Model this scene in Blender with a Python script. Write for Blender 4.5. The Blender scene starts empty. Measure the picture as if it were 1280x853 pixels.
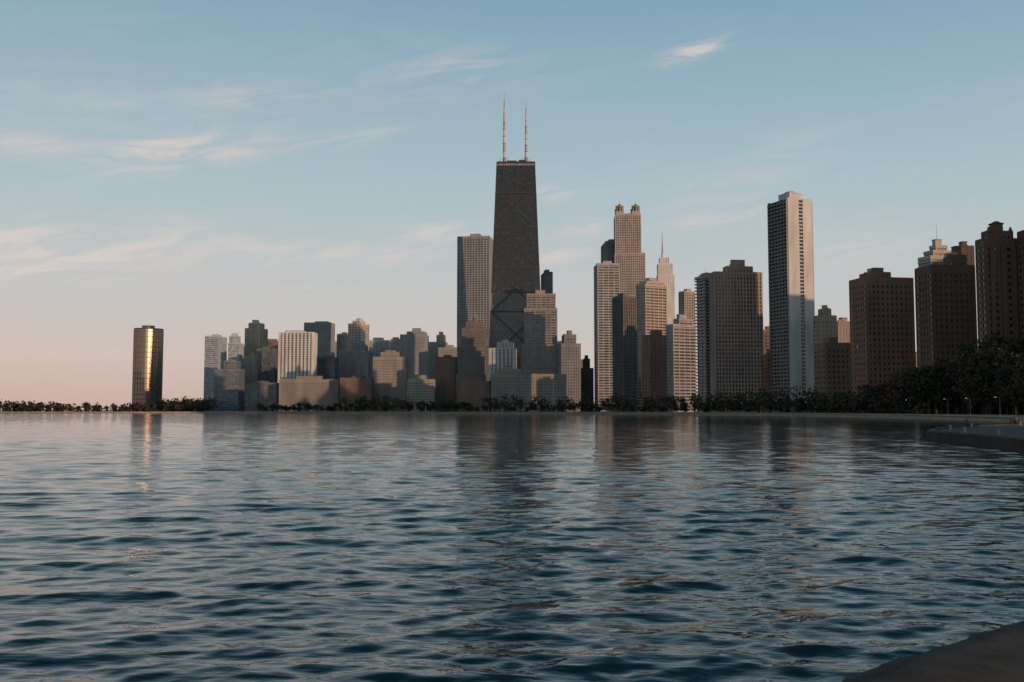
import bpy, math, random
import numpy as np
from mathutils import Vector
random.seed(7); np.random.seed(7)
R=random.random
scene=bpy.context.scene
scene.view_settings.view_transform='Standard'
scene.view_settings.look='None'
scene.view_settings.exposure=0

# ------------------------------------------------------------------ survey
FP=1244.0; HOR=512.0; CAMH=4.3
TH=math.atan((HOR-426.5)/FP)
def den(y): return FP*math.cos(TH)-(426.5-y)*math.sin(TH)
def bx(px,d,y=HOR): return d*(px-640.0)/den(y)
def hz(y,d): return CAMH+d*math.tan(TH+math.atan((426.5-y)/FP))

SUN_AZ=math.radians(138); SUN_EL=math.radians(6.5)

# ------------------------------------------------------------------ materials
def new_mat(name):
    m=bpy.data.materials.new(name); m.use_nodes=True
    nt=m.node_tree; b=nt.nodes['Principled BSDF']
    return m,nt,b
def N(nt,t,**k):
    n=nt.nodes.new(t)
    for a,v in k.items(): setattr(n,a,v)
    return n
def ramp(nt,stops):
    r=N(nt,'ShaderNodeValToRGB'); e=r.color_ramp.elements
    e[0].position=stops[0][0]; e[0].color=(*stops[0][1],1)
    e[1].position=stops[-1][0]; e[1].color=(*stops[-1][1],1)
    for p,c in stops[1:-1]:
        x=e.new(p); x.color=(*c,1)
    return r
_wall={}
def wall_mat(col,rough=0.8):
    k=(col,rough)
    if k in _wall: return _wall[k]
    m,nt,b=new_mat('facade_wall')
    tc=N(nt,'ShaderNodeTexCoord')
    mp=N(nt,'ShaderNodeMapping'); mp.inputs['Scale'].default_value=(0.12,0.12,0.03)
    n=N(nt,'ShaderNodeTexNoise'); n.inputs['Scale'].default_value=1; n.inputs['Detail'].default_value=6
    nt.links.new(tc.outputs['Object'],mp.inputs['Vector']); nt.links.new(mp.outputs[0],n.inputs['Vector'])
    r=ramp(nt,[(0.3,tuple(c*0.78 for c in col)),(0.7,tuple(min(1,c*1.15) for c in col))])
    nt.links.new(n.outputs[0],r.inputs[0]); nt.links.new(r.outputs[0],b.inputs['Base Color'])
    b.inputs['Roughness'].default_value=rough
    _wall[k]=m; return m
_glass={}
def glass_mat(tint=(0.03,0.04,0.05),fh=3.4,pitch=3.0,lit=0.012,rough=0.12,ior=1.6):
    tint=tuple(round(c,4) for c in tint)
    k=(tint,fh,pitch,lit,rough,ior)
    if k in _glass: return _glass[k]
    m,nt,b=new_mat('window_glass')
    b.inputs['Roughness'].default_value=rough; b.inputs['IOR'].default_value=ior
    _glass[k]=m
    if pitch>100:
        b.inputs['Base Color'].default_value=(*tint,1); return m
    tc=N(nt,'ShaderNodeTexCoord')
    ad=N(nt,'ShaderNodeVectorMath',operation='ADD'); ad.inputs[1].default_value=(0.713,0.657,0.0)
    sn=N(nt,'ShaderNodeVectorMath',operation='SNAP'); sn.inputs[1].default_value=(pitch,pitch,fh)
    wn=N(nt,'ShaderNodeTexWhiteNoise')
    nt.links.new(tc.outputs['Object'],ad.inputs[0]); nt.links.new(ad.outputs[0],sn.inputs[0]); nt.links.new(sn.outputs[0],wn.inputs['Vector'])
    r=ramp(nt,[(0.0,tuple(c*0.6 for c in tint)),(0.6,tint),(0.85,tuple(c*1.6+0.01 for c in tint)),(1.0,tuple(c*1.8+0.06 for c in tint))])
    nt.links.new(wn.outputs['Value'],r.inputs[0]); nt.links.new(r.outputs[0],b.inputs['Base Color'])
    if lit>0:
        gt=N(nt,'ShaderNodeMath',operation='GREATER_THAN'); gt.inputs[1].default_value=1-lit
        sepc=N(nt,'ShaderNodeSeparateColor')
        nt.links.new(wn.outputs['Color'],sepc.inputs[0]); nt.links.new(sepc.outputs[1],gt.inputs[0])
        mu=N(nt,'ShaderNodeMath',operation='MULTIPLY'); mu.inputs[1].default_value=0.22
        nt.links.new(gt.outputs[0],mu.inputs[0]); nt.links.new(mu.outputs[0],b.inputs['Emission Strength'])
        b.inputs['Emission Color'].default_value=(1,0.72,0.4,1)
    return m

# ------------------------------------------------------------------ mesh builder
class MB:
    def __init__(s): s.v=[]; s.f=[]; s.m=[]; s.mats=[]
    def mi(s,mat):
        if mat not in s.mats: s.mats.append(mat)
        return s.mats.index(mat)
    def box(s,cx,cy,z0,z1,w,d,mat):
        i=len(s.v); a=w/2; b=d/2
        s.v+=[(cx-a,cy-b,z0),(cx+a,cy-b,z0),(cx+a,cy+b,z0),(cx-a,cy+b,z0),(cx-a,cy-b,z1),(cx+a,cy-b,z1),(cx+a,cy+b,z1),(cx-a,cy+b,z1)]
        s.f+=[(i,i+3,i+2,i+1),(i+4,i+5,i+6,i+7),(i,i+1,i+5,i+4),(i+1,i+2,i+6,i+5),(i+2,i+3,i+7,i+6),(i+3,i,i+4,i+7)]
        s.m+=[s.mi(mat)]*6
    def beam(s,p,q,w,t,nrm,mat):
        p=Vector(p);q=Vector(q);nrm=Vector(nrm).normalized()
        dr=(q-p).normalized(); sd=dr.cross(nrm).normalized()*w/2; n=nrm*t/2
        i=len(s.v)
        for c in (p,q):
            for a,b in ((-1,-1),(1,-1),(1,1),(-1,1)):
                s.v.append(tuple(c+sd*a+n*b))
        s.f+=[(i,i+3,i+2,i+1),(i+4,i+5,i+6,i+7),(i,i+1,i+5,i+4),(i+1,i+2,i+6,i+5),(i+2,i+3,i+7,i+6),(i+3,i,i+4,i+7)]
        s.m+=[s.mi(mat)]*6
    def prism(s,pts0,z0,pts1,z1,mat,cap=True):
        i=len(s.v); n=len(pts0)
        s.v+=[(x,y,z0) for x,y in pts0]+[(x,y,z1) for x,y in pts1]
        for k in range(n):
            s.f.append((i+k,i+(k+1)%n,i+n+(k+1)%n,i+n+k)); s.m.append(s.mi(mat))
        if cap:
            s.f.append(tuple(range(i+n,i+2*n))); s.m.append(s.mi(mat))
            s.f.append(tuple(range(i+n-1,i-1,-1))); s.m.append(s.mi(mat))
    def cyl(s,cx,cy,z0,z1,r0,r1,mat,n=12):
        a=[(cx+r0*math.cos(2*math.pi*k/n),cy+r0*math.sin(2*math.pi*k/n)) for k in range(n)]
        b=[(cx+r1*math.cos(2*math.pi*k/n),cy+r1*math.sin(2*math.pi*k/n)) for k in range(n)]
        s.prism(a,z0,b,z1,mat)
    def obj(s,name,loc=(0,0,0),rot=0,smooth=False):
        me=bpy.data.meshes.new(name); me.from_pydata(s.v,[],s.f)
        for m in s.mats: me.materials.append(m)
        me.polygons.foreach_set('material_index',s.m)
        if smooth: me.polygons.foreach_set('use_smooth',[True]*len(s.f))
        me.update()
        o=bpy.data.objects.new(name,me); o.location=loc; o.rotation_euler[2]=rot
        scene.collection.objects.link(o); return o

GZ=1.6
ROOF=wall_mat((0.14,0.14,0.14))
METAL=wall_mat((0.28,0.28,0.29),0.5)

STY={
 'grid':dict(fh=3.4,sp=3.4,pw=1.3,sh=1.5,pr=0.0,sr=0.12,cr=0.55),
 'stone':dict(fh=3.6,sp=3.2,pw=1.8,sh=1.9,pr=0.0,sr=0.05,cr=0.4),
 'vert':dict(fh=3.6,sp=3.0,pw=1.1,sh=1.3,pr=0.0,sr=0.5,cr=0.8),
 'vertw':dict(fh=3.8,sp=6.2,pw=3.0,sh=0.8,pr=0.0,sr=1.0,cr=1.3),
 'horiz':dict(fh=3.3,sp=6.5,pw=0.8,sh=1.35,pr=0.3,sr=0.0,cr=0.7),
 'glass':dict(fh=3.6,sp=1.9,pw=0.25,sh=0.6,pr=0.0,sr=0.06,cr=0.2),
 'balc':dict(fh=3.1,sp=6.0,pw=0.9,sh=1.15,pr=1.4,sr=0.0,cr=1.9),
}
def facade(B,W,D,z0,z1,sty,wall,glass,cx=0,cy=0,parapet=1.6,fh=None,sp=None):
    S=dict(STY[sty])
    if sp: S['sp']=sp
    n=max(1,round((z1-z0)/(fh or S['fh']))); h=(z1-z0)/n
    c=S['cr']; B.box(cx,cy,z0,z1-0.3,W-2*c,D-2*c,glass)
    r=S['sr']
    for i in range(n):
        B.box(cx,cy,z0+i*h,z0+i*h+S['sh'],W-2*r,D-2*r,wall)
    B.box(cx,cy,z1-S['sh'],z1+0.004,W-2*r-0.03,D-2*r-0.03,wall)
    p=S['pr']; pw=S['pw']; t=c-p+0.3
    ztop=z1-0.05 if p>r else z1+parapet*0.5
    for ax,L,O in ((0,W,D),(1,D,W)):
        k=max(1,round((L-2*p-pw)/S['sp']))
        for i in range(k+1):
            u=-L/2+p+pw/2+(L-2*p-pw)*i/k
            if ax==1 and i in (0,k): continue
            wv=pw*1.25 if i in(0,k) else pw
            uu=u
            if i==0: uu=u+(wv-pw)/2
            if i==k: uu=u-(wv-pw)/2
            for sgn in (-1,1):
                v=sgn*(O/2-p-t/2)
                if ax==0: B.box(cx+uu,cy+v,z0,ztop,wv,t,wall)
                else: B.box(cx+v,cy+uu,z0,ztop,t,wv,wall)
    if parapet>0:
        pt=0.5
        e=r+0.02
        for sgn in(-1,1):
            B.box(cx,cy+sgn*(D/2-e-pt/2),z1+0.004,z1+parapet,W-2*e,pt,wall)
            B.box(cx+sgn*(W/2-e-pt/2),cy,z1+0.004,z1+parapet-0.01,pt,D-2*e-2*pt,wall)
    B.box(cx,cy,z1+0.01,z1+0.25,W-2*r-1.4,D-2*r-1.4,ROOF)

def roofstuff(B,W,D,z,wall,k=3,cx=0,cy=0):
    pw=W*(0.3+0.25*R()); pd=D*0.5; ph=3.5+3.5*R()
    ox=cx+(R()-0.5)*W*0.25
    B.box(ox,cy,z+0.2,z+ph,pw,pd,wall); B.box(ox,cy,z+ph,z+ph+0.4,pw+0.6,pd+0.6,ROOF)
    for i in range(k):
        a=cx+(R()-0.5)*W*0.75; b=cy+(R()-0.5)*D*0.7; s=1.2+2*R()
        B.box(a,b,z+0.2,z+1.3+2.2*R()+0.001*i,s,s*0.8,METAL)
    if R()<0.45:
        B.cyl(ox,cy,z+ph+0.4,z+ph+5+7*R(),0.18,0.08,METAL,6)

def fit(x0,x1,d,eff,s,ytop,depth=None):
    xm=(x0+x1)/2; b=math.atan((xm-640)/den(HOR)); e=math.radians(eff)
    T=(x1-x0)/den(ytop)*d*math.cos(b)
    if depth is None:
        W=(1-abs(s))*T/math.cos(e); D=abs(s)*T/abs(math.sin(e))
    else: W=T;D=depth
    a=e-b; cx=bx(xm,d,ytop); cy=d
    for _ in range(6):
        px=[]
        for sx,sy in((-1,-1),(1,-1),(1,1),(-1,1)):
            lx=sx*W/2;ly=sy*D/2
            X=cx+lx*math.cos(a)-ly*math.sin(a); Y=cy+lx*math.sin(a)+ly*math.cos(a)
            px.append(640+X/Y*den(ytop))
        k=(x1-x0)/(max(px)-min(px))
        W*=k
        if depth is None: D*=k
        cx+=(xm-(max(px)+min(px))/2)/den(ytop)*cy
    return cx,cy,a,W,D

def building(name,x0,x1,ytop,d,col,sty,eff=10,s=0.15,tiers=(),gt=(0.035,0.042,0.05),depth=None,lit=0.0,par=1.4,stuff=True,base=None,sp=None,fhh=None):
    cx,cy,a,W,D=fit(x0,x1,d,eff,s,ytop,depth)
    f,g=(1.1,0.0) if d<800 else (1.25,0.022) if d<1560 else (1.35,0.065)  # aerial haze put into the colours: farther walls and glass paler, greyer
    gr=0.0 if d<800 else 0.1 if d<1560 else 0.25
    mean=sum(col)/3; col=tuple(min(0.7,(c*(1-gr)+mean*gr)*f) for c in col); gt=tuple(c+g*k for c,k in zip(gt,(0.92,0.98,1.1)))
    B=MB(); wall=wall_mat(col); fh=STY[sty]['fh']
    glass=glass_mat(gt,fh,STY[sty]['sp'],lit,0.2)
    z1=hz(ytop,d)-GZ
    zz=0
    if base:
        zz=base; B.box(0,0,0,base-0.01,W-1.6,D-1.6,glass)
        B.box(0,0,base-1.2,base-0.02,W+0.1,D+0.1,wall)
        k=max(2,int(W/6))
        for i in range(k+1):
            for sg in (-1,1): B.box(-W/2+0.6+(W-1.2)*i/k,sg*(D/2-0.5),0,base-1.2,1.1,0.9,wall)
    facade(B,W,D,zz,z1,sty,wall,glass,parapet=par,sp=sp,fh=fhh)
    z=z1; 
    lastW,lastD=W,D; lcx=0
    for (fc,fw,fd,yt) in tiers:
        z2=hz(yt,d)-GZ
        facade(B,W*fw,D*fd,z+0.02,z2,sty,wall,glass,cx=fc*W,parapet=1.0,sp=sp,fh=fhh)
        z=z2; lastW,lastD,lcx=W*fw,D*fd,fc*W
    if stuff: roofstuff(B,lastW,lastD,z,wall,3,cx=lcx)
    return B.obj(name,(cx,cy,GZ),a)

BEI=(0.36,0.31,0.26); STN=(0.30,0.27,0.24); BRN=(0.19,0.125,0.095); RED=(0.22,0.11,0.08)
WHT=(0.60,0.58,0.56); GRY=(0.24,0.25,0.27); DGR=(0.12,0.125,0.14); LGR=(0.40,0.40,0.40); ORG=(0.45,0.35,0.26)
BLU=(0.14,0.18,0.22); DBR=(0.10,0.068,0.055)

T='apartment_tower'
rows=[
 ('glass_office_tower',256,284,422,1800,(0.38,0.44,0.50),'glass',-20,-0.42,(),dict(gt=(0.12,0.16,0.21))),
 ('glass_office_tower',285,305,430,1900,(0.46,0.50,0.54),'glass',-20,-0.3,((-0.1,0.7,0.8,421),),dict(gt=(0.18,0.23,0.27))),
 ('office_block',268,306,463,1700,BLU,'horiz',-15,-0.2,((0.1,0.5,0.8,452),),{}),
 ('stone_skyscraper',306,335,412,1950,ORG,'vert',-25,-0.35,((0,0.7,0.7,405),),{}),
 ('apartment_block',306,322,446,1750,STN,'grid',-15,-0.2,(),{}),
 ('office_block',321,349,438,1820,DGR,'glass',-15,-0.2,(),{}),
 ('white_striped_office_tower',348,397,417,1650,WHT,'vertw',-14,-0.1,(),dict(gt=(0.0,0.0,0.0))),
 ('glass_office_tower',380,419,405,1950,GRY,'vert',-15,-0.15,(),{}),
 ('apartment_block',396,424,448,1700,DGR,'horiz',-15,-0.2,(),{}),
 (T,421,438,419,2000,BEI,'grid',-15,-0.2,(),{}),
 (T,435,462,406,2050,(0.55,0.44,0.34),'horiz',-30,-0.4,((0.0,0.6,0.6,402),),{}),
 ('apartment_block',424,466,440,1800,GRY,'grid',-12,-0.15,((0.15,0.4,0.8,432),),{}),
 ('office_block',461,490,427,1900,LGR,'horiz',-12,-0.15,(),{}),
 ('apartment_block',488,504,425,1850,STN,'grid',-12,-0.15,(),{}),
 (T,500,536,420,1750,GRY,'stone',-12,-0.15,((0.1,0.7,0.8,416),),{}),
 ('apartment_block',534,560,429,1850,BEI,'grid',-12,-0.15,((0.2,0.4,0.8,420),),{}),
 ('apartment_block',548,575,436,1700,STN,'stone',-12,-0.15,(),{}),
 ('apartment_block',349,426,476,1350,(0.24,0.21,0.185),'stone',-8,-0.05,(),dict(base=6)),
 ('brick_apartment_block',425,467,474,1330,(0.17,0.105,0.085),'stone',-8,-0.08,(),{}),
 ('stone_apartment_block',466,511,448,1380,(0.27,0.24,0.21),'stone',-8,-0.08,((0,0.55,0.8,442),),{}),
 ('apartment_block',509,546,476,1300,STN,'grid',-8,-0.1,(),{}),
 ('brick_apartment_block',544,572,448,1350,BRN,'stone',-8,-0.1,(),{}),
 ('apartment_block',306,350,480,1600,DGR,'horiz',-10,-0.1,(),{}),
 ('grey_striped_skyscraper',571.5,617,299,1560,(0.26,0.285,0.32),'vert',-10,-0.12,(),dict(gt=(0.0,0.003,0.006),sp=4.6)),
 ('apartment_block',676,691,343,1620,DGR,'vert',8,0.3,(),{}),
 ('modern_office_block',611,646,437,1230,(0.42,0.42,0.43),'vertw',-6,-0.06,((0.1,0.6,0.8,429),),dict(gt=(0.03,0.035,0.04),sp=4.6)),
 ('stone_hotel',613,708,470,1160,(0.26,0.225,0.195),'stone',4,0.04,((-0.25,0.3,0.8,463),),dict(base=7)),
 ('apartment_block',694,726,432,1270,(0.2,0.2,0.21),'stone',8,0.15,((0.05,0.55,0.7,420),),{}),
 ('apartment_block',650,700,440,1330,(0.22,0.2,0.19),'stone',8,0.1,(),{}),
 ('apartment_block',724,742,462,1300,DBR,'stone',8,0.2,((0,0.5,0.6,450),),{}),
 ('brick_apartment_block',572,614,478,1180,BRN,'stone',-5,-0.05,(),{}),
 (T,742,775,333,1250,(0.35,0.335,0.33),'horiz',8,0.15,(),{}),
 ('office_tower',751,783,306,1480,(0.27,0.25,0.24),'vert',9,0.2,(),{}),
 ('brown_glass_tower',765,796,373,1080,(0.13,0.115,0.115),'vert',36,0.45,(),{}),
 (T,795,834,358,1120,(0.40,0.33,0.27),'horiz',38,0.3,((0.0,0.8,0.8,354),),{}),
 ('brick_apartment_block',803,833,421,980,(0.19,0.095,0.07),'grid',34,0.3,(),{}),
 ('stone_skyscraper',848,869,366,1420,BEI,'vert',38,0.35,(),{}),
 ('apartment_block',832,870,408,1020,(0.32,0.30,0.29),'horiz',40,0.25,((0.1,0.6,0.8,400),),{}),
 ('balcony_apartment_tower',868,893,348,930,(0.27,0.26,0.25),'balc',35,0.5,(),{}),
 ('brown_apartment_tower',886,953,343,900,(0.36,0.25,0.20),'vert',20,0.1,((0.05,0.55,0.7,335),),{}),
 ('apartment_block',950,970,416,1000,BRN,'grid',15,0.2,(),{}),
 ('brick_apartment_block',953,975,445,860,RED,'grid',15,0.2,(),{}),
 ('apartment_block',1016,1046,397,820,(0.30,0.24,0.195),'stone',34,0.3,((0.0,0.5,0.7,388),),{}),
 ('apartment_block',1040,1064,404,860,(0.24,0.2,0.17),'stone',34,0.3,(),{}),
 ('brick_apartment_block',1018,1064,432,690,BRN,'stone',24,0.3,(),{}),
 ('brown_brick_apartment_tower',1061,1142,352,620,(0.22,0.115,0.08),'stone',30,0.26,((-0.12,0.42,0.7,344),),dict(base=6,lit=0.004)),
 ('beige_apartment_tower',1147,1194,324,720,(0.42,0.36,0.31),'horiz',38,0.35,((0.05,0.75,0.75,316),(0.1,0.5,0.5,309)),{}),
 ('brown_brick_apartment_tower',1143,1219,337,570,(0.135,0.078,0.058),'stone',30,0.28,((0.25,0.34,0.5,322),),dict(base=6,lit=0.006)),
 ('apartment_tower',1190,1218,311,680,DBR,'stone',26,0.3,(),{}),
 ('dark_stone_apartment_tower',1271,1330,292,500,(0.14,0.085,0.063),'stone',30,0.2,(),dict(base=6)),
]
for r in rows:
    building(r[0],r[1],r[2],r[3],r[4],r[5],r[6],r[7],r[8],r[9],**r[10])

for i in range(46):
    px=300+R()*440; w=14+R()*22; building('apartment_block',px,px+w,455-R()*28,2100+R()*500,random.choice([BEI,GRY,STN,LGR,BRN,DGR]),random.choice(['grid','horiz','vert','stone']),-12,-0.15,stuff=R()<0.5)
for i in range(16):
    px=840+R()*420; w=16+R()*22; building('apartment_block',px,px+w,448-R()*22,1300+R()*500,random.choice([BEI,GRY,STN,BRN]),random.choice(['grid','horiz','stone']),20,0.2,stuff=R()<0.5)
for (X,Y,W,D,H) in [(430,120,60,40,125),(380,260,50,40,120),(400,395,60,45,140),(520,520,60,45,140),(560,30,70,50,130),(520,230,60,50,140),(620,400,70,50,140),(700,640,60,50,110),(800,820,60,50,100),(480,-80,60,60,120),(900,1000,60,60,95),(700,180,60,60,140),(440,330,50,40,130),(620,-230,80,60,130),(300,-150,60,60,100),(340,60,50,45,95),(250,-40,40,40,70)]:  # unseen towers at right, added and raised to shade the near blocks
    B=MB(); wl=wall_mat(random.choice([BRN,STN,DBR,RED])); facade(B,W,D,0,H,'stone',wl,glass_mat(lit=0)); roofstuff(B,W,D,H,wl); B.obj('apartment_tower',(X,Y,GZ),math.radians(15))

# ------------------------------------------------------------------ special towers
def lake_tower():
    d=2300; x0,x1=166.5,202.5; B=MB()
    gl=glass_mat((0.055,0.05,0.052),3.0,300.0,0.0,0.26,2.9); wl=wall_mat((0.13,0.105,0.095),0.4)
    gl.node_tree.nodes['Principled BSDF'].inputs['Specular Tint'].default_value=(1.0,0.78,0.6,1)
    Rm=(x1-x0)/den(408)*d/2
    def out(k): 
        p=[]
        for i in range(180):
            t=2*math.pi*i/180; r=Rm*k*(0.95+0.065*math.cos(3*(t-math.radians(-119))))
            p.append((r*math.cos(t),r*math.sin(t)))
        return p
    H=hz(413,d)-GZ
    o=out(1.0); B.prism(o,0,o,H,gl)
    n=int(H/3.0)
    for i in range(n+1):
        s=out(1.006); B.prism(s,i*3.0,s,i*3.0+(0.6 if i%4 else 1.5),wl)
    for i in range(0,180,6):
        x,y=out(1.008)[i]; a=math.atan2(y,x); 
        B.beam((x,y,0),(x,y,H+1),0.7,0.5,(math.cos(a),math.sin(a),0),wl)
    s=out(1.0); B.prism(s,H+1,s,H+3,wl)
    B.cyl(0,0,H,H+9,Rm*0.42,Rm*0.42,wl,32); B.cyl(0,0,H+9,H+10,Rm*0.45,Rm*0.45,wl,32)
    o=B.obj('curved_glass_residential_tower',(bx((x0+x1)/2,d,450),d,GZ),0)
lake_tower()

def tapered_tower():
    d=1400; B=MB()
    blk=wall_mat((0.046,0.048,0.056),0.45); blk_lit=wall_mat((0.25,0.215,0.195),0.5); lt=wall_mat((0.36,0.36,0.37),0.6)  # lower part: reflected sunlight put into paler wall and glass colours
    gl=glass_mat((0.026,0.03,0.038),3.44,3.0,0.0,0.2); gl_lit=glass_mat((0.11,0.10,0.095),3.44,3.0,0.0,0.2)
    H=hz(206.5,d)-GZ; zc=hz(369,d)-GZ
    W0=(681-609)/den(HOR)*d; W1=(667.5-620.5)/den(206)*d; D0=50; D1=31
    def wd(z): t=z/H; return (W0+(W1-W0)*t, D0+(D1-D0)*t)
    def rc(w,dd): return [(-w/2,-dd/2),(w/2,-dd/2),(w/2,dd/2),(-w/2,dd/2)]
    for za,zb,g in((0,zc,gl_lit),(zc,H,gl)):
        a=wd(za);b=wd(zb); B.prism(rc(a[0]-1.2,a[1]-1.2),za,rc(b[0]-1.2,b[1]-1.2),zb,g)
    nf=98; fh=H/nf
    for i in range(nf+1):
        z=i*fh; a=wd(z);b=wd(z+1.2); m=blk if z>zc else blk_lit
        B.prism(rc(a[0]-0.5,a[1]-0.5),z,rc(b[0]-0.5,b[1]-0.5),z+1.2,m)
    for za,zb,m in((0,zc,blk_lit),(zc,H,blk)):
        a=wd(za);b=wd(zb)
        n=22
        for i in range(n+1):
            u=-0.5+i/n; big=1.7 if i in(0,n) else (1.0 if i%4==0 else 0.5)
            for sg in(-1,1):
                B.beam((u*(a[0]-0.8),sg*a[1]/2,za),(u*(b[0]-0.8),sg*b[1]/2,zb),big,0.7,(0,sg,0),m)
        n=14
        for i in range(1,n):
            u=-0.5+i/n
            for sg in(-1,1):
                B.beam((sg*a[0]/2,u*a[1],za),(sg*b[0]/2,u*b[1],zb),0.6,0.7,(sg,0,0),m)
    lv=[0,0.205,0.395,0.57,0.735,0.875]; lv=[l*H for l in lv]+[H*0.955]
    for k in range(6):
        za,zb=lv[k],lv[k+1]; a=wd(za);b=wd(zb); m=blk if za>=zc-60 else wall_mat((0.075,0.066,0.062),0.5)
        for sg in(-1,1):
            y0=sg*(a[1]/2+0.3);y1=sg*(b[1]/2+0.3)
            x0=a[0]/2-0.9;x1=b[0]/2-0.9
            if k<5:
                B.beam((-x0,y0,za),(x1,y1,zb),2.0,0.5,(0,sg,0),m)
                B.beam((x0,y0+sg*0.05,za),(-x1,y1+sg*0.05,zb),2.0,0.5,(0,sg,0),m)
            B.beam((-x0,y0+sg*0.1,za),(x0,y0+sg*0.1,za),1.8,0.5,(0,sg,0),m)
            X0=sg*(a[0]/2+0.3);X1=sg*(b[0]/2+0.3);q0=a[1]/2-0.9;q1=b[1]/2-0.9
            if k<5:
                B.beam((X0,-q0,za),(X1,q1,zb),2.0,0.5,(sg,0,0),m); B.beam((X0+sg*.05,q0,za),(X1+sg*.05,-q1,zb),2.0,0.5,(sg,0,0),m)
    a=wd(H); B.prism(rc(a[0]+0.6,a[1]+0.6),H-4.5,rc(a[0]+0.4,a[1]+0.4),H-1.8,lt)
    B.prism(rc(a[0]+0.8,a[1]+0.8),H-1.7,rc(a[0]+0.8,a[1]+0.8),H+1.2,blk)
    B.box(-6,0,H+1.2,H+5,14,12,blk); B.box(9,0,H+1.2,H+6,10,12,blk)
    wh=wall_mat((0.62,0.60,0.59),0.5); rd=wall_mat((0.45,0.38,0.36),0.5)
    cx=bx(645,d); 
    for px,yt in((630.3,117),(657.6,128)):
        x=bx(px,d,200)-cx; h0=H+1.2; ht=hz(yt,d)-GZ
        B.cyl(x,0,h0,h0+9,2.4,2.4,METAL,12)
        segs=9; 
        for k in range(segs):
            z0=h0+9+(ht-h0-9)*k/segs; z1=h0+9+(ht-h0-9)*(k+1)/segs
            r=[1.9,1.8,1.7,1.55,1.5,1.3,1.1,0.8,0.5][k]
            B.cyl(x,0,z0,z1,r,r*0.97,(rd if k%3==1 else wh),10)
            B.cyl(x,0,z0-0.3,z0+0.3,r*1.4,r*1.4,METAL,10)
        for k in range(4): B.cyl(x+(-1)**k*(4+k),(k-1.5)*3,H+1.2,H+8+6*R(),0.25,0.15,METAL,6)
    B.obj('tapered_cross_braced_skyscraper',(cx,d,GZ),math.radians(-1))
tapered_tower()

def stepped(d,xm,col,tiers,sty='stone',asp=0.8,gt=(0.04,0.045,0.05),beacon=None,sp=None,lit=0.0,pitch=None):
    B=MB(); wl=wall_mat(col); gl=glass_mat(gt,STY[sty]['fh'],pitch or STY[sty]['sp'],lit,0.2)
    cx=bx(xm,d,tiers[0][2]); z=0
    for i,(x0,x1,yt) in enumerate(tiers):
        k=den(yt); a=(x0-640)/k*d-cx; b=(x1-640)/k*d-cx; z1=hz(yt,d)-GZ
        W=b-a
        facade(B,W,W*asp,z+(0.02 if i else 0),z1,sty,wl,gl,cx=(a+b)/2,parapet=1.2,sp=sp)
        z=z1
    if beacon:
        w,yt=beacon; W=w/den(yt)*d; zb=hz(yt,d)-GZ
        B.cyl((a+b)/2,0,z,z+(zb-z)*0.6,W/2,W/2*0.8,wl,12); B.cyl((a+b)/2,0,z+(zb-z)*0.6,zb,W/2*0.8,0.3,METAL,12)
    return B,wl,gl,cx,z
B,wl,gl,cx,z=stepped(1300,592,(0.18,0.16,0.15),[(571,614,470),(573,611,436),(578,608,412),(583,604,404)],beacon=(7,392),gt=(0.055,0.055,0.06))
B.obj('stepped_art_deco_tower',(cx,1300,GZ),0)
B,wl,gl,cx,z=stepped(1290,676,(0.32,0.30,0.285),[(652,698,433),(655,696,388),(658,694,370)],sty='horiz',gt=(0.08,0.08,0.085))
roofstuff(B,25,20,z,wl); B.obj('banded_stone_tower',(cx,1290,GZ),0)

def lantern_tower():
    d=1450; st=(0.48,0.42,0.37)
    B,wl,gl,cx,z=stepped(d,786,st,[(768,808,372),(767.5,805,320),(768,800,272)],sty='vert',asp=1.0,gt=(0.11,0.105,0.105))
    dk=wall_mat((0.20,0.18,0.18),0.8); gl=glass_mat((0.1,0.1,0.1),3.4,300,0,0.6)
    a=(768-640)/den(268)*d-cx; b=(800-640)/den(268)*d-cx; W=b-a
    for fx in(0.19,0.81):
        for sy in(-1,1):
            x=a+W*fx; y=sy*W*0.31; r=W*0.145
            B.box(x,y,z,z+6,2*r+1,2*r+1,wl)
            B.cyl(x,y,z+6,z+13,r*0.9,r*0.9,gl,8)
            for k in range(8):
                t=2*math.pi*k/8; B.box(x+r*math.cos(t),y+r*math.sin(t),z+6,z+13,0.9,0.9,wl)
            B.cyl(x,y,z+13,z+14.2,r*1.15,r*1.15,wl,8)
            B.cyl(x,y,z+14.2,hz(256,d)-GZ-1.5,r*0.95,0.4,dk,8)
            B.cyl(x,y,hz(256,d)-GZ-1.5,hz(253,d)-GZ,0.25,0.1,METAL,6)
    B.box((a+b)/2,0,z,z+4,W*0.5,W*0.5,wl)
    c=(802.5-640)/den(320)*d-cx; z3=hz(320,d)-GZ
    B.cyl(c,0,z3,z3+5,2.6,1.2,wl,10)
    B.obj('four_lantern_skyscraper',(cx,d,GZ),math.radians(-3))
lantern_tower()

def spire_tower():
    d=2000
    B,wl,gl,cx,z=stepped(d,831,(0.78,0.75,0.73),[(821,843,400),(821.5,842,345),(822,840,331),(824,836,323)],sty='vert',asp=0.7,gt=(0.55,0.55,0.55),sp=3.6,pitch=300)
    x=bx(828,d,323)-cx
    B.cyl(x,0,z,z+10,3,2.2,wl,12); B.cyl(x,0,z+10,hz(305,d)-GZ,1.6,1.0,METAL,10); B.cyl(x,0,hz(305,d)-GZ,hz(290,d)-GZ,0.9,0.3,METAL,8)
    B.obj('glass_spire_skyscraper',(cx,d,GZ),0)
spire_tower()

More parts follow.
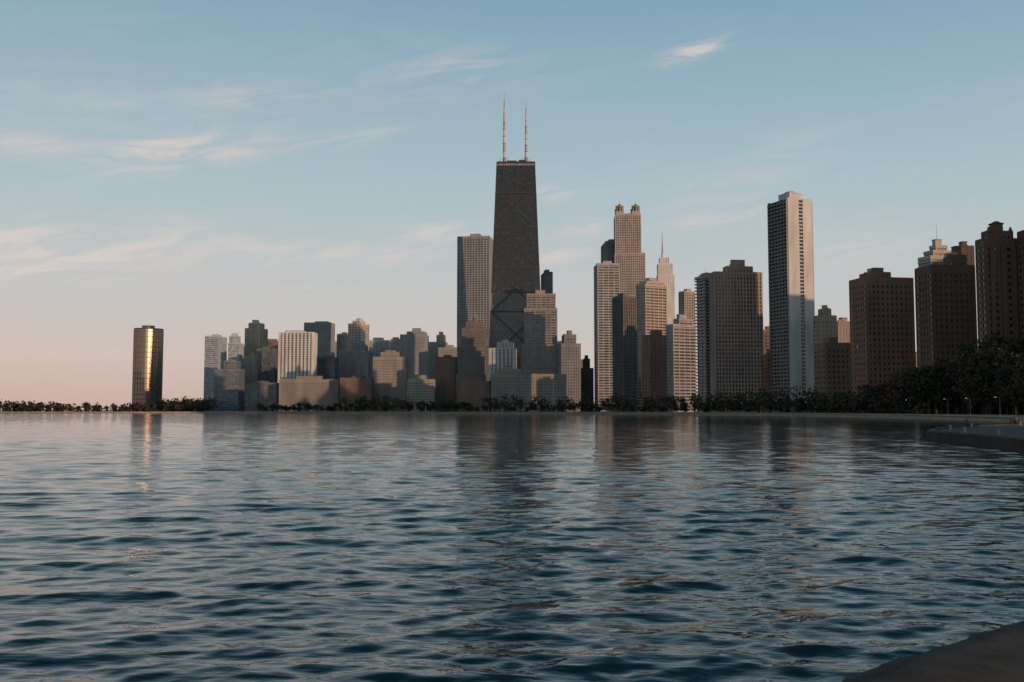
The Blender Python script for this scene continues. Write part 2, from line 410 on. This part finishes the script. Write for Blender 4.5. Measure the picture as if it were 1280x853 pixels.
def white_slab():
    d=850; x0,x1,yt=959.5,1015,254; eff,s=38,0.45
    cx,cy,a,W,D=fit(x0,x1,d,eff,s,yt)
    B=MB(); wl=wall_mat((0.62,0.59,0.57)); dk=wall_mat((0.20,0.19,0.19)); bl=wall_mat((0.36,0.34,0.33)); gl=glass_mat((0.03,0.033,0.038),3.1,3.0,0.0)
    H=hz(yt,d)-GZ; fh=3.1; n=round(H/fh); fh=H/n
    B.box(0,0,0,H-0.3,W-1.6,D-1.6,gl)
    for sg in(-1,1):
        y=sg*(D/2-0.4)
        B.box(-W*0.27,y,0,H+1.5,W*0.44,0.8,wl); B.box(W*0.30,y,0,H+1.5,W*0.38,0.8,wl)
        for i in range(n+1): B.box(W*0.03,sg*(D/2-0.55),i*fh,i*fh+1.0,W*0.16,0.5,wl)
    for sg in(-1,1):
        for i in range(n):
            z=i*fh
            B.box(sg*(W/2+0.35),0,z,z+0.28,1.7,D*0.94,bl)
            B.box(sg*(W/2+1.1),0,z+0.28,z+1.2,0.12,D*0.94,dk)
        for k in range(7):
            y=-D/2+0.9+(D-1.8)*k/6
            B.box(sg*(W/2+0.1),y,0,H,1.2 if k not in(0,6) else 1.6,0.4,bl)
    B.box(0,0,H-0.3,H+0.4,W-0.1,D-1.7,ROOF)
    B.box(W*0.02,0,H+0.4,H+7,W*0.50,D*0.55,wl); B.box(W*0.02,0,H+7,H+7.6,W*0.53,D*0.58,wl); B.box(0,0,H+7.6,H+9.5,W*0.2,D*0.25,METAL)
    for k in range(4): B.cyl(W*(0.05+0.06*k),0,H+7.6,H+10+2*R(),0.15,0.1,METAL,6)
    B.box(0,0,0,5,W+3,D+3,dk)
    B.obj('white_concrete_apartment_tower',(cx,cy,GZ),a)
white_slab()

def turret_tower():
    d=510; cx,cy,a,W,D=fit(1218.5,1275,d,30,0.2,300)
    B=MB(); wl=wall_mat((0.16,0.097,0.073)); gl=glass_mat((0.02,0.02,0.022),3.6,3.2,0.005)
    H=hz(303,d)-GZ; facade(B,W,D,0,H,'stone',wl,gl,parapet=1.5)
    for u in(-0.3,0.0,0.3):
        B.box(W*u,-D/2-0.5,0,H-4,W*0.1,1.2,wl)
        B.cyl(W*u,-D/2-0.5,H-4,H-2,W*0.05,0.2,wl,8)
    z2=hz(292,d)-GZ; facade(B,W*0.72,D*0.7,H+0.02,z2,'stone',wl,gl,parapet=1.0)
    for u in(-0.3,0.3): B.cyl(W*u,-D*0.28,z2,z2+3,1.4,0.3,wl,8)
    x=-W*0.02; B.cyl(x,0,z2,hz(281,d)-GZ,W*0.17,W*0.16,wl,12); B.cyl(x,0,hz(281,d)-GZ,hz(280,d)-GZ,W*0.19,W*0.19,wl,12); B.cyl(x,0,hz(280,d)-GZ,hz(277,d)-GZ,W*0.16,W*0.05,wl,12)
    B.obj('stone_turret_apartment_tower',(cx,cy,GZ),a)
turret_tower()

# ------------------------------------------------------------------ terrain
def flat_poly(name,pts,z,mat,skirt=None,wallmat=None):
    B=MB(); n=len(pts)
    B.v=[(x,y,z) for x,y in pts]; B.f=[tuple(range(n))]; B.m=[B.mi(mat)]
    if skirt is not None:
        B.v+=[(x,y,skirt) for x,y in pts]
        for k in range(n):
            B.f.append((k,k+n,(k+1)%n+n,(k+1)%n)); B.m.append(B.mi(wallmat))
    o=B.obj(name)
    import bmesh
    bm=bmesh.new(); bm.from_mesh(o.data); bmesh.ops.triangulate(bm,faces=[f for f in bm.faces if len(f.verts)>4]); bmesh.ops.recalc_face_normals(bm,faces=bm.faces); bm.to_mesh(o.data); bm.free()
    return o
def ground_mat(name,c0,c1,scale,bump=0.0,rough=0.9,detail=8):
    m,nt,b=new_mat(name)
    tc=N(nt,'ShaderNodeTexCoord'); n=N(nt,'ShaderNodeTexNoise'); n.inputs['Scale'].default_value=scale; n.inputs['Detail'].default_value=detail; n.inputs['Roughness'].default_value=0.65
    nt.links.new(tc.outputs['Object'],n.inputs['Vector'])
    r=ramp(nt,[(0.3,c0),(0.7,c1)]); nt.links.new(n.outputs[0],r.inputs[0]); nt.links.new(r.outputs[0],b.inputs['Base Color'])
    b.inputs['Roughness'].default_value=rough
    if bump:
        bp=N(nt,'ShaderNodeBump'); bp.inputs['Distance'].default_value=bump
        n2=N(nt,'ShaderNodeTexNoise'); n2.inputs['Scale'].default_value=scale*9; n2.inputs['Detail'].default_value=10; n2.inputs['Roughness'].default_value=0.7
        nt.links.new(tc.outputs['Object'],n2.inputs['Vector']); nt.links.new(n2.outputs[0],bp.inputs['Height']); nt.links.new(bp.outputs[0],b.inputs['Normal'])
    return m
GRASS=ground_mat('grass',(0.03,0.038,0.018),(0.06,0.06,0.03),0.05)
CONC=ground_mat('weathered_concrete',(0.32,0.27,0.22),(0.46,0.39,0.33),0.35,0.01)
JET=ground_mat('old_jetty_concrete',(0.05,0.041,0.035),(0.13,0.105,0.088),0.12,0.02)
SEAW=ground_mat('seawall_concrete',(0.26,0.22,0.185),(0.42,0.36,0.30),0.12)
DSEA=ground_mat('wet_concrete',(0.02,0.018,0.016),(0.05,0.042,0.037),0.3)
ASPH=ground_mat('asphalt',(0.04,0.04,0.042),(0.06,0.06,0.06),0.4)
PAINT=ground_mat('road_paint',(0.6,0.6,0.58),(0.8,0.8,0.78),0.5)

shore_px=[(258,1210),(300,1080),(400,990),(480,940),(560,900),(640,880),(700,860),(760,830),(830,790),(900,735),(970,670),(1050,590),(1110,520),(1165,460),(1220,400),(1270,350)]
shore=[(bx(p,d),d) for p,d in shore_px]
near=[(170,300),(168,240),(150,150),(110,105),(70,75),(36,40),(14,15),(9.5,10.5),(5.8,8.1),(3.8,6.7),(2.1,5.7),(0.0,4.0),(-3,2.4),(-12,-1),(-40,-12),(-200,-60)]
land=[(bx(-400,1330),1330),(bx(0,1230),1230),(bx(150,1200),1200)]+shore+near+[(-600,-900),(9000,-900),(9000,9000),(-1400,9000),(-1500,3000),(bx(140,2500),2500),(bx(248,1600),1600),(bx(248,1330),1330),(bx(120,1290),1290),(bx(-400,1420),1420)]
flat_poly('ground',land,GZ,GRASS,-3,SEAW)

def offset_strip(line,o0,o1,z,mat,name,thick=0.0):
    def off(o):
        res=[]
        for i,(x,y) in enumerate(line):
            a=line[max(0,i-1)];b=line[min(len(line)-1,i+1)]
            tx,ty=b[0]-a[0],b[1]-a[1]; L=math.hypot(tx,ty); res.append((x-ty/L*o,y+tx/L*o))
        return res
    A=off(o0);C=off(o1);B=MB()
    for i in range(len(line)-1):
        k=len(B.v); q=[A[i],A[i+1],C[i+1],C[i]]
        B.v+=[(x,y,z) for x,y in q]; B.f.append((k,k+1,k+2,k+3)); B.m.append(B.mi(mat))
        if thick:
            B.v+=[(x,y,z-thick) for x,y in q]; 
            for e in range(4): B.f.append((k+e,k+4+e,k+4+(e+1)%4,k+(e+1)%4)); B.m.append(B.mi(mat))
    return B.obj(name)
line=shore
offset_strip(line,-1.0,24,GZ+0.35,CONC,'lakefront_promenade',0.5)
offset_strip(line,-5.0,-1.05,0.9,SEAW,'stone_revetment',3.0)
offset_strip(line,46,70,GZ+0.05,ASPH,'lakeshore_road')
offset_strip(line,44.5,45.9,GZ+0.18,CONC,'kerb',0.15)
offset_strip(line,57.8,58.1,GZ+0.056,PAINT,'road_marking')

jp=[(52,101),(54.5,115),(57,134),(58.2,140),(61,147),(70,164),(88,188),(112,212),(150,228),(175,228),(175,80),(70,70),(56,84)]
flat_poly('concrete_jetty',jp,1.2,JET,-3,DSEA)
jc=[(x,y) for x,y in jp[:9]]
offset_strip(jc[::-1],0.3,1.1,1.38,JET,'jetty_kerb',0.17)
B=MB()
for i,(x,y) in enumerate([(56,108),(58.3,122),(60.5,136),(66,153),(78,172),(97,193)]):
    B.cyl(x+1.2,y,1.2,1.75,0.18,0.16,METAL,10); B.cyl(x+1.2,y,1.75,1.9,0.26,0.24,METAL,10)
B.obj('mooring_bollards')

def fg():
    edge=[(-30,-8.5),(-12,-0.9),(-3,2.7),(-0.9,4.1),(0.5,5.1),(1.2,5.65),(1.8,6.15),(2.3,6.62),(2.9,7.15),(3.5,7.65),(4.2,8.2),(5.8,9.3),(9,11.4),(16,17),(30,33)]
    P=[]
    for i in range(len(edge)-1):
        a,b=edge[i],edge[i+1]; k=max(2,int(math.hypot(b[0]-a[0],b[1]-a[1])/0.08)) if 0<i<12 else 6
        for j in range(k): P.append((a[0]+(b[0]-a[0])*j/k,a[1]+(b[1]-a[1])*j/k))
    P.append(edge[-1])
    Q=np.array(P); 
    for _ in range(8): Q[1:-1]=(Q[:-2]+2*Q[1:-1]+Q[2:])/4
    prof=[(14,2.62),(6,2.65),(3,2.67),(1.5,2.68),(1.1,2.68),(0.8,2.68),(0.6,2.68),(0.4,2.68),(0.2,2.67),(0.09,2.64),(0.02,2.57),(0,2.45),(-0.05,1.6),(-0.1,0.6),(-0.25,-2)]
    V=[];F=[]
    for i in range(len(Q)):
        a=Q[max(0,i-1)];b=Q[min(len(Q)-1,i+1)]; t=(b-a)/np.linalg.norm(b-a); nr=np.array([t[1],-t[0]])
        for (o,z) in prof:
            jit=0.02*math.sin(i*0.31)+0.014*math.sin(i*0.9+o*9)+0.012*(R()-0.5) if o<1 else 0
            V.append((Q[i][0]+nr[0]*(o-jit),Q[i][1]+nr[1]*(o-jit),z+(0.016*(R()-0.5) if 0<o<6 else 0)))
    m=len(prof)
    for i in range(len(Q)-1):
        for j in range(m-1): F.append((i*m+j,(i+1)*m+j,(i+1)*m+j+1,i*m+j+1))
    me=bpy.data.meshes.new('concrete_seawall'); me.from_pydata(V,[],F); 
    me.polygons.foreach_set('use_smooth',[True]*len(F)); me.materials.append(ground_mat('old_concrete',(0.03,0.024,0.02),(0.14,0.105,0.085),2.2,0.04))
    o=bpy.data.objects.new('concrete_seawall',me); scene.collection.objects.link(o)
fg()

# ------------------------------------------------------------------ water
def water():
    na,nr=1150,1350; A=math.radians(36)
    ang=np.linspace(-A,A,na); rad=np.exp(np.linspace(math.log(5),math.log(1700),nr))
    rr,aa=np.meshgrid(rad,ang,indexing='ij')
    X=(rr*np.sin(aa)).ravel(); Y=(rr*np.cos(aa)).ravel(); r=rr.ravel()
    dr=r*(math.log(1700/5)/nr)
    Z=np.zeros_like(X); DX=np.zeros_like(X); DY=np.zeros_like(X)
    K=84; rng=np.random.RandomState(3)
    lam=np.exp(np.linspace(math.log(0.34),math.log(6.0),K))
    for i in range(K):
        l=lam[i]*(1+0.05*rng.randn()); k=2*math.pi/l
        th=math.radians(-90+8+rng.randn()*(30 if l<1.5 else 20))
        sl=0.0225*(1.0 if l<2.0 else (2.0/l)**1.0)
        if l<0.6: sl*=0.8
        amp=sl/k
        att=np.clip((l/dr-2.5)/3.0,0,1)
        ph=(X*math.cos(th)+Y*math.sin(th))*k+rng.rand()*6.283
        s=np.sin(ph)*att*amp; c=np.cos(ph)*att*amp
        Z+=c; DX-=s*math.cos(th)*0.9; DY-=s*math.sin(th)*0.9
    pt=0.9+0.3*np.sin(X*0.045+1.3*np.sin(Y*0.02))*np.sin(Y*0.03+0.7)
    V=np.stack([X+DX*pt,Y+DY*pt,Z*pt],1)
    idx=np.arange(na*nr).reshape(nr,na)
    q=np.stack([idx[:-1,:-1],idx[:-1,1:],idx[1:,1:],idx[1:,:-1]],-1).reshape(-1,4)[:,::-1]
    V2=[];F2=[];base=na*nr
    rs=[0.5,5,60,400,1700,6000,30000]; M=72
    for R_ in rs:
        for j in range(M): t=2*math.pi*j/M; V2.append((R_*math.sin(t),R_*math.cos(t),-0.02 if R_<=1700 else 0.0))
    for i in range(len(rs)-1):
        for j in range(M):
            tm=2*math.pi*(j+0.5)/M; tm=(tm+math.pi)%(2*math.pi)-math.pi
            if i in(1,2,3) and abs(tm)<A-0.04: continue
            a=base+i*M+j;b=base+i*M+(j+1)%M; F2.append((a,b,b+M,a+M)[::-1])
    V=np.concatenate([V,np.array(V2)]); q=np.concatenate([q,np.array(F2)])
    me=bpy.data.meshes.new('water'); me.vertices.add(len(V)); me.vertices.foreach_set('co',V.astype(np.float32).ravel())
    me.loops.add(q.size); me.loops.foreach_set('vertex_index',q.astype(np.int32).ravel())
    me.polygons.add(len(q)); me.polygons.foreach_set('loop_start',(np.arange(len(q))*4).astype(np.int32))
    me.update(calc_edges=True); me.polygons.foreach_set('use_smooth',np.ones(len(q),dtype=bool)); me.update()
    m,nt,b=new_mat('lake_water')
    b.inputs['Base Color'].default_value=(0.002,0.040,0.046,1); b.inputs['Roughness'].default_value=0.04; b.inputs['IOR'].default_value=1.333
    tc=N(nt,'ShaderNodeTexCoord')
    def nz(scale,stretch,det):
        mp=N(nt,'ShaderNodeMapping'); mp.inputs['Scale'].default_value=(scale*stretch,scale,scale); mp.inputs['Rotation'].default_value=(0,0,math.radians(8))
        n=N(nt,'ShaderNodeTexNoise'); n.inputs['Scale'].default_value=1; n.inputs['Detail'].default_value=det; n.inputs['Roughness'].default_value=0.55
        nt.links.new(tc.outputs['Object'],mp.inputs['Vector']); nt.links.new(mp.outputs[0],n.inputs['Vector']); return n
    n1=nz(3.2,0.5,3); n2=nz(0.50,0.35,4)
    b1=N(nt,'ShaderNodeBump'); b1.inputs['Distance'].default_value=0.03; b1.inputs['Strength'].default_value=0.6
    b2=N(nt,'ShaderNodeBump'); b2.inputs['Distance'].default_value=0.22; b2.inputs['Strength'].default_value=0.6
    nt.links.new(n1.outputs[0],b1.inputs['Height']); nt.links.new(n2.outputs[0],b2.inputs['Height'])
    nt.links.new(b2.outputs[0],b1.inputs['Normal']); nt.links.new(b1.outputs[0],b.inputs['Normal'])
    me.materials.append(m)
    o=bpy.data.objects.new('water',me); scene.collection.objects.link(o)
water()

# ------------------------------------------------------------------ trees
def leaf_mat(name,c0,c1,c2):
    m,nt,b=new_mat(name)
    g=N(nt,'ShaderNodeNewGeometry'); n=N(nt,'ShaderNodeTexNoise'); n.inputs['Scale'].default_value=0.35; n.inputs['Detail'].default_value=3
    nt.links.new(g.outputs['Position'],n.inputs['Vector'])
    r=ramp(nt,[(0.32,c0),(0.5,c1),(0.7,c2)]); nt.links.new(n.outputs[0],r.inputs[0]); nt.links.new(r.outputs[0],b.inputs['Base Color'])
    b.inputs['Roughness'].default_value=0.7
    return m
LEAF=leaf_mat('foliage',(0.018,0.022,0.011),(0.035,0.038,0.019),(0.055,0.05,0.027))
LEAF2=leaf_mat('autumn_foliage',(0.04,0.03,0.016),(0.08,0.052,0.025),(0.12,0.075,0.032))
BARK=wall_mat((0.05,0.04,0.032))
def tree_geo(B,x,y,z,h,cr,nl,ls,leaf,low=0.42):
    rt=h*0.022
    B.cyl(x,y,z,z+h*0.45,rt*1.3,rt*0.8,BARK,7)
    cl=[]
    for i in range(9):
        t=2*math.pi*R(); rr=cr*(0.25+0.55*R()); zz=z+h*(low+(0.84-low)*R()); cl.append((x+rr*math.cos(t),y+rr*math.sin(t),zz,cr*(0.34+0.22*R())))
    cl.append((x,y,z+h*0.85,cr*0.42))
    for c in cl:
        if c[2]-z>h*0.35: B.beam((x,y,z+h*(0.25+0.1*R())),(c[0],c[1],c[2]),rt*0.7,rt*0.7,(0.3,1,0.1),BARK)
    mi=B.mi(leaf)
    per=nl//len(cl)
    for c in cl:
        for k in range(per):
            u=np.random.randn(3); u/=np.linalg.norm(u); rr=c[3]*(0.5+0.6*R())
            p=np.array(c[:3])+u*rr*np.array([1,1,0.8])
            p[2]=max(p[2],z+0.2)
            a=np.random.randn(3); a/=np.linalg.norm(a); b_=np.cross(a,np.random.randn(3)); b_/=np.linalg.norm(b_)
            s=ls*(0.6+0.8*R()); i=len(B.v)
            for e,f in((-1,-0.7),(1,-0.6),(0.8,0.7),(-0.7,0.8)):
                B.v.append(tuple(p+a*e*s/2+b_*f*s/2))
            B.f.append((i,i+1,i+2,i+3)); B.m.append(mi)
variants=[]
for i in range(5):
    B=MB(); h=16+3*R(); tree_geo(B,0,0,0,h,h*0.42,1900,0.75,LEAF if i%3 else LEAF2,0.3)
    o=B.obj('tmp'); variants.append(o.data); bpy.data.objects.remove(o)
def tree(x,y,s):
    o=bpy.data.objects.new('shade_tree',random.choice(variants)); o.location=(x,y,GZ-0.1); o.rotation_euler[2]=R()*6.28; o.scale=(s*(0.95+0.3*R()),s*(0.95+0.3*R()),s); scene.collection.objects.link(o)
for px in np.arange(1000,1430,8):
    d=640-300*min(1,(px-1000)/300.0)+R()*50+40
    f=min(1,max(0,(px-1000)/160.0))
    s=(0.6+0.55*f)*(0.8+0.4*R())
    tree(bx(px+R()*6,d),d,s)
for px in np.arange(1095,1420,8):
    f=min(1,max(0,(px-1095)/120))
    d=510-90*min(1,(px-1095)/165.0)+R()*50+35
    tree(bx(px+R()*6,d),d,(0.9+1.0*f)*(0.85+0.35*R()))
def tree_row(name,line,hs,step,leafs,n=130,ls=1.5,spread=12,low=0.3):
    B=MB()
    for i in range(len(line)-1):
        (x0,y0),(x1,y1)=line[i],line[i+1]; L=math.hypot(x1-x0,y1-y0); k=max(1,int(L/step))
        for j in range(k):
            t=(j+R()*0.8)/k; h=hs*(0.55+0.65*R())
            tree_geo(B,x0+(x1-x0)*t+(R()-.5)*4,y0+(y1-y0)*t+R()*spread,GZ,h,h*0.48,n,ls,random.choice(leafs),low)
    B.obj(name)
sh=[(x+8,y+32) for x,y in shore]
tree_row('distant_tree_row',sh[1:14],9,8,[LEAF,LEAF,LEAF2])
tree_row('distant_tree_row',[(x+6,y+78) for x,y in shore[2:14]],16,9,[LEAF,LEAF2])
tree_row('distant_tree_row',[(bx(-300,1400),1385),(bx(60,1265),1250),(bx(252,1240),1230)],10.5,3.5,[LEAF],80,1.9,40,0.1)
tree_row('distant_tree_row',[(bx(-20,1265),1255),(bx(60,1265),1250)],14,5,[LEAF],90,1.9,30,0.1)
tree_row('distant_tree_row',[(bx(196,1700),1700),(bx(256,1500),1520)],20,5,[LEAF],100,2.2,20,0.1)

# ------------------------------------------------------------------ street lamps
lens,ntl,bl=new_mat('lamp_lens'); bl.inputs['Emission Color'].default_value=(1,0.75,0.45,1); bl.inputs['Emission Strength'].default_value=1.2
def lamp(x,y,z=GZ,h=9):
    B=MB(); B.cyl(0,0,0,0.5,0.22,0.18,METAL,8); B.cyl(0,0,0.5,h,0.1,0.06,METAL,8)
    B.beam((0,0,h-0.1),(-1.6,0,h+0.25),0.09,0.09,(0,1,0),METAL)
    B.box(-1.8,0,h+0.2,h+0.38,0.8,0.35,METAL); B.box(-1.8,0,h+0.12,h+0.197,0.6,0.28,lens)
    B.obj('street_lamp',(x,y,z),R()*0.5)
for px in (430,520,610,690,770,850,930,1010,1080,1137,1185,1213,1250):
    ds=np.interp(px,[p for p,_ in shore_px],[d for _,d in shore_px])+22
    lamp(bx(px,ds),ds,GZ+0.35,7)

# ------------------------------------------------------------------ people
def person(x,y,z,face,walk=0.25,shirt=(0.05,0.06,0.09),pants=(0.03,0.03,0.04),hgt=1.74):
    s=hgt/1.74
    J=[(0,0,.95,.13),(0,0,1.15,.125),(0,0,1.38,.14),(0,0,1.5,.055),(0,.02,1.60,.085),(0,.02,1.70,.075),
       (-.10,walk*.2,.88,.09),(-.1,walk*.6,.5,.06),(-.1,walk,.08,.04),(-.1,walk+.16,.04,.035),
       (.10,-walk*.2,.88,.09),(.1,-walk*.4,.5,.06),(.1,-walk,.1,.04),(.1,-walk+.14,.04,.035),
       (-.19,0,1.42,.06),(-.24,-walk*.4,1.14,.045),(-.23,-walk*.4+.12,.9,.035),(-.23,-walk*.4+.16,.82,.03),
       (.19,0,1.42,.06),(.24,walk*.4,1.14,.045),(.23,walk*.4+.12,.9,.035),(.23,walk*.4+.16,.82,.03)]
    E=[(0,1),(1,2),(2,3),(3,4),(4,5),(0,6),(6,7),(7,8),(8,9),(0,10),(10,11),(11,12),(12,13),(2,14),(14,15),(15,16),(16,17),(2,18),(18,19),(19,20),(20,21)]
    me=bpy.data.meshes.new('pedestrian'); me.from_pydata([(a*s,b*s,c*s) for a,b,c,_ in J],E,[])
    o=bpy.data.objects.new('pedestrian_src',me); scene.collection.objects.link(o)
    md=o.modifiers.new('s','SKIN'); o.modifiers.new('u','SUBSURF').levels=1
    for i,j in enumerate(J): me.skin_vertices[0].data[i].radius=(j[3]*s,j[3]*s)
    me.skin_vertices[0].data[0].use_root=True
    dg=bpy.context.evaluated_depsgraph_get(); nm=bpy.data.meshes.new_from_object(o.evaluated_get(dg))
    bpy.data.objects.remove(o)
    for c in (shirt,pants,(0.4,0.25,0.19),(0.03,0.02,0.015)): nm.materials.append(wall_mat(c))
    for p in nm.polygons:
        zc=p.center.z/s; yc=p.center.y
        p.material_index= 3 if zc>1.66 or (zc>1.56 and yc<0) else 2 if zc>1.47 or (abs(p.center.x)>.18 and zc<.9) else 0 if zc>.93 else 1
        if zc<0.08: p.material_index=3
        p.use_smooth=True
    q=bpy.data.objects.new('pedestrian',nm); q.location=(x,y,z); q.rotation_euler[2]=face; scene.collection.objects.link(q)
person(95,190,1.2,1.2); person(96.2,189.5,1.2,1.3,0.2,(0.2,0.05,0.05),hgt=1.65)
person(72,158,1.2,-0.6,0.02,(0.1,0.1,0.11)); person(99,196,1.2,2.4,0.22,(0.25,0.24,0.22))
for px,o in((1176,4),(1142,6),(1060,5),(1225,5)):
    ds=np.interp(px,[p for p,_ in shore_px],[d for _,d in shore_px])+o
    person(bx(px,ds),ds,GZ+0.35,R()*6,0.2)

# ------------------------------------------------------------------ sky
w=bpy.data.worlds.new('World'); scene.world=w; w.use_nodes=True
nt=w.node_tree; bg=nt.nodes['Background']; bg.inputs['Strength'].default_value=0.1
L=nt.links.new
sky=N(nt,'ShaderNodeTexSky',sky_type='NISHITA'); sky.sun_disc=False; sky.sun_elevation=SUN_EL; sky.sun_rotation=SUN_AZ; sky.air_density=1.0; sky.dust_density=1.5; sky.ozone_density=1.5
tc=N(nt,'ShaderNodeTexCoord'); sx=N(nt,'ShaderNodeSeparateXYZ'); L(tc.outputs['Generated'],sx.inputs[0])
def M(op,a,b=None,c=None):
    n=N(nt,'ShaderNodeMath',operation=op)
    for i,v in enumerate((a,b,c)):
        if v is None: continue
        if isinstance(v,(int,float)): n.inputs[i].default_value=v
        else: L(v,n.inputs[i])
    return n.outputs[0]
def lin(c): return tuple(((v/255+0.055)/1.055)**2.4 if v/255>0.04045 else v/255/12.92 for v in c)
rl=ramp(nt,[(0.0,lin((210,178,166))),(0.035,lin((214,190,181))),(0.09,lin((207,198,195))),(0.2,lin((180,197,202))),(0.38,lin((140,171,188))),(0.48,lin((82,124,142))),(0.62,lin((44,84,102))),(1.0,lin((26,60,80)))])
rr_=ramp(nt,[(0.0,lin((208,194,186))),(0.05,lin((207,199,193))),(0.12,lin((197,201,201))),(0.22,lin((174,196,203))),(0.39,lin((130,168,191))),(0.49,lin((80,126,146))),(0.62,lin((44,86,106))),(1.0,lin((26,60,80)))])
L(sx.outputs[2],rl.inputs[0]); L(sx.outputs[2],rr_.inputs[0])
mr=N(nt,'ShaderNodeMapRange'); mr.inputs[1].default_value=-0.45; mr.inputs[2].default_value=0.35; L(sx.outputs[0],mr.inputs[0])
mx=N(nt,'ShaderNodeMix',data_type='RGBA'); L(mr.outputs[0],mx.inputs[0]); L(rl.outputs[0],mx.inputs[6]); L(rr_.outputs[0],mx.inputs[7])
az=M('ARCTAN2',sx.outputs[0],sx.outputs[1]); el=M('ARCSINE',sx.outputs[2])
tot=None
for (cx,cy,hw,hh,tl,st) in [(860,67,38,9,14,1.8),(220,190,100,20,10,1.5),(18,176,45,12,4,1.4),(110,302,150,24,3,1.5),(20,332,130,20,0,1.0),(550,290,60,11,2,1.3),(705,312,46,15,18,1.2),(575,85,70,20,4,0.5),(300,120,70,18,3,0.5),(430,318,120,14,2,0.8),(905,272,60,12,6,0.8),(1060,310,90,22,0,0.6),(930,225,90,26,20,0.5),(440,172,60,11,12,0.6),(100,130,100,28,0,0.4),(690,242,26,9,5,0.7),(730,285,28,9,10,1.1),(60,440,160,12,0,0.35)]:
    a0=math.atan((cx-640)/den(cy)); e0=math.atan((hz(cy,1000)-CAMH)/1000*math.cos(a0)); a_=hw/1247; b_=hh/1247; t=math.radians(tl)
    du=M('SUBTRACT',az,a0); dv=M('SUBTRACT',el,e0)
    u=M('DIVIDE',M('ADD',M('MULTIPLY',du,math.cos(t)),M('MULTIPLY',dv,math.sin(t))),a_)
    v=M('DIVIDE',M('SUBTRACT',M('MULTIPLY',dv,math.cos(t)),M('MULTIPLY',du,math.sin(t))),b_)
    g=M('MULTIPLY',M('POWER',2.718,M('MULTIPLY',M('ADD',M('MULTIPLY',u,u),M('MULTIPLY',v,v)),-1.0)),st)
    tot=g if tot is None else M('ADD',tot,g)
cv=N(nt,'ShaderNodeCombineXYZ'); L(M('MULTIPLY',az,11.0),cv.inputs[0]); L(M('MULTIPLY',M('SUBTRACT',el,M('MULTIPLY',az,0.16)),58.0),cv.inputs[1])
n1=N(nt,'ShaderNodeTexNoise'); n1.inputs['Scale'].default_value=1.0; n1.inputs['Detail'].default_value=9; n1.inputs['Roughness'].default_value=0.62; n1.inputs['Distortion'].default_value=1.0
L(cv.outputs[0],n1.inputs['Vector'])
nr=N(nt,'ShaderNodeMapRange'); nr.inputs[1].default_value=0.40; nr.inputs[2].default_value=0.75; L(n1.outputs[0],nr.inputs[0])
cv2=N(nt,'ShaderNodeCombineXYZ'); L(M('MULTIPLY',az,3.0),cv2.inputs[0]); L(M('MULTIPLY',el,14.0),cv2.inputs[1]); cv2.inputs[2].default_value=4.2
n2=N(nt,'ShaderNodeTexNoise'); n2.inputs['Scale'].default_value=1.0; n2.inputs['Detail'].default_value=5; L(cv2.outputs[0],n2.inputs['Vector'])
thin=N(nt,'ShaderNodeMapRange'); thin.inputs[1].default_value=0.45; thin.inputs[2].default_value=0.9; thin.inputs[4].default_value=0.3; L(n2.outputs[0],thin.inputs[0])
cf=M('MINIMUM',M('ADD',M('MULTIPLY',tot,M('ADD',nr.outputs[0],0.06)),M('MULTIPLY',thin.outputs[0],nr.outputs[0])),0.75)
up=M('GREATER_THAN',sx.outputs[2],0.0); cf=M('MULTIPLY',cf,up)
mc=N(nt,'ShaderNodeMix',data_type='RGBA'); L(cf,mc.inputs[0]); L(mx.outputs[2],mc.inputs[6]); mc.inputs[7].default_value=(*lin((226,212,205)),1)
sc=N(nt,'ShaderNodeVectorMath',operation='SCALE'); sc.inputs['Scale'].default_value=10.0; L(mc.outputs[2],sc.inputs[0])
mf=N(nt,'ShaderNodeMix',data_type='RGBA'); mf.inputs[0].default_value=0.9; L(sky.outputs[0],mf.inputs[6]); L(sc.outputs[0],mf.inputs[7])
L(mf.outputs[2],bg.inputs['Color'])

# ------------------------------------------------------------------ sun
sl=bpy.data.lights.new('sun','SUN'); sl.energy=2.3; sl.angle=math.radians(0.5); sl.color=(1,0.61,0.37)
so=bpy.data.objects.new('sun',sl); scene.collection.objects.link(so)
S=Vector((math.cos(SUN_EL)*math.sin(SUN_AZ),math.cos(SUN_EL)*math.cos(SUN_AZ),math.sin(SUN_EL)))
so.rotation_euler=S.to_track_quat('Z','Y').to_euler()

# ------------------------------------------------------------------ camera
cd=bpy.data.cameras.new('camera'); cd.sensor_width=36; cd.lens=FP/1280*36; cd.clip_start=0.1; cd.clip_end=60000
co=bpy.data.objects.new('camera',cd); co.location=(0,0,CAMH); co.rotation_euler=(math.pi/2+TH,0,0); scene.collection.objects.link(co); scene.camera=co
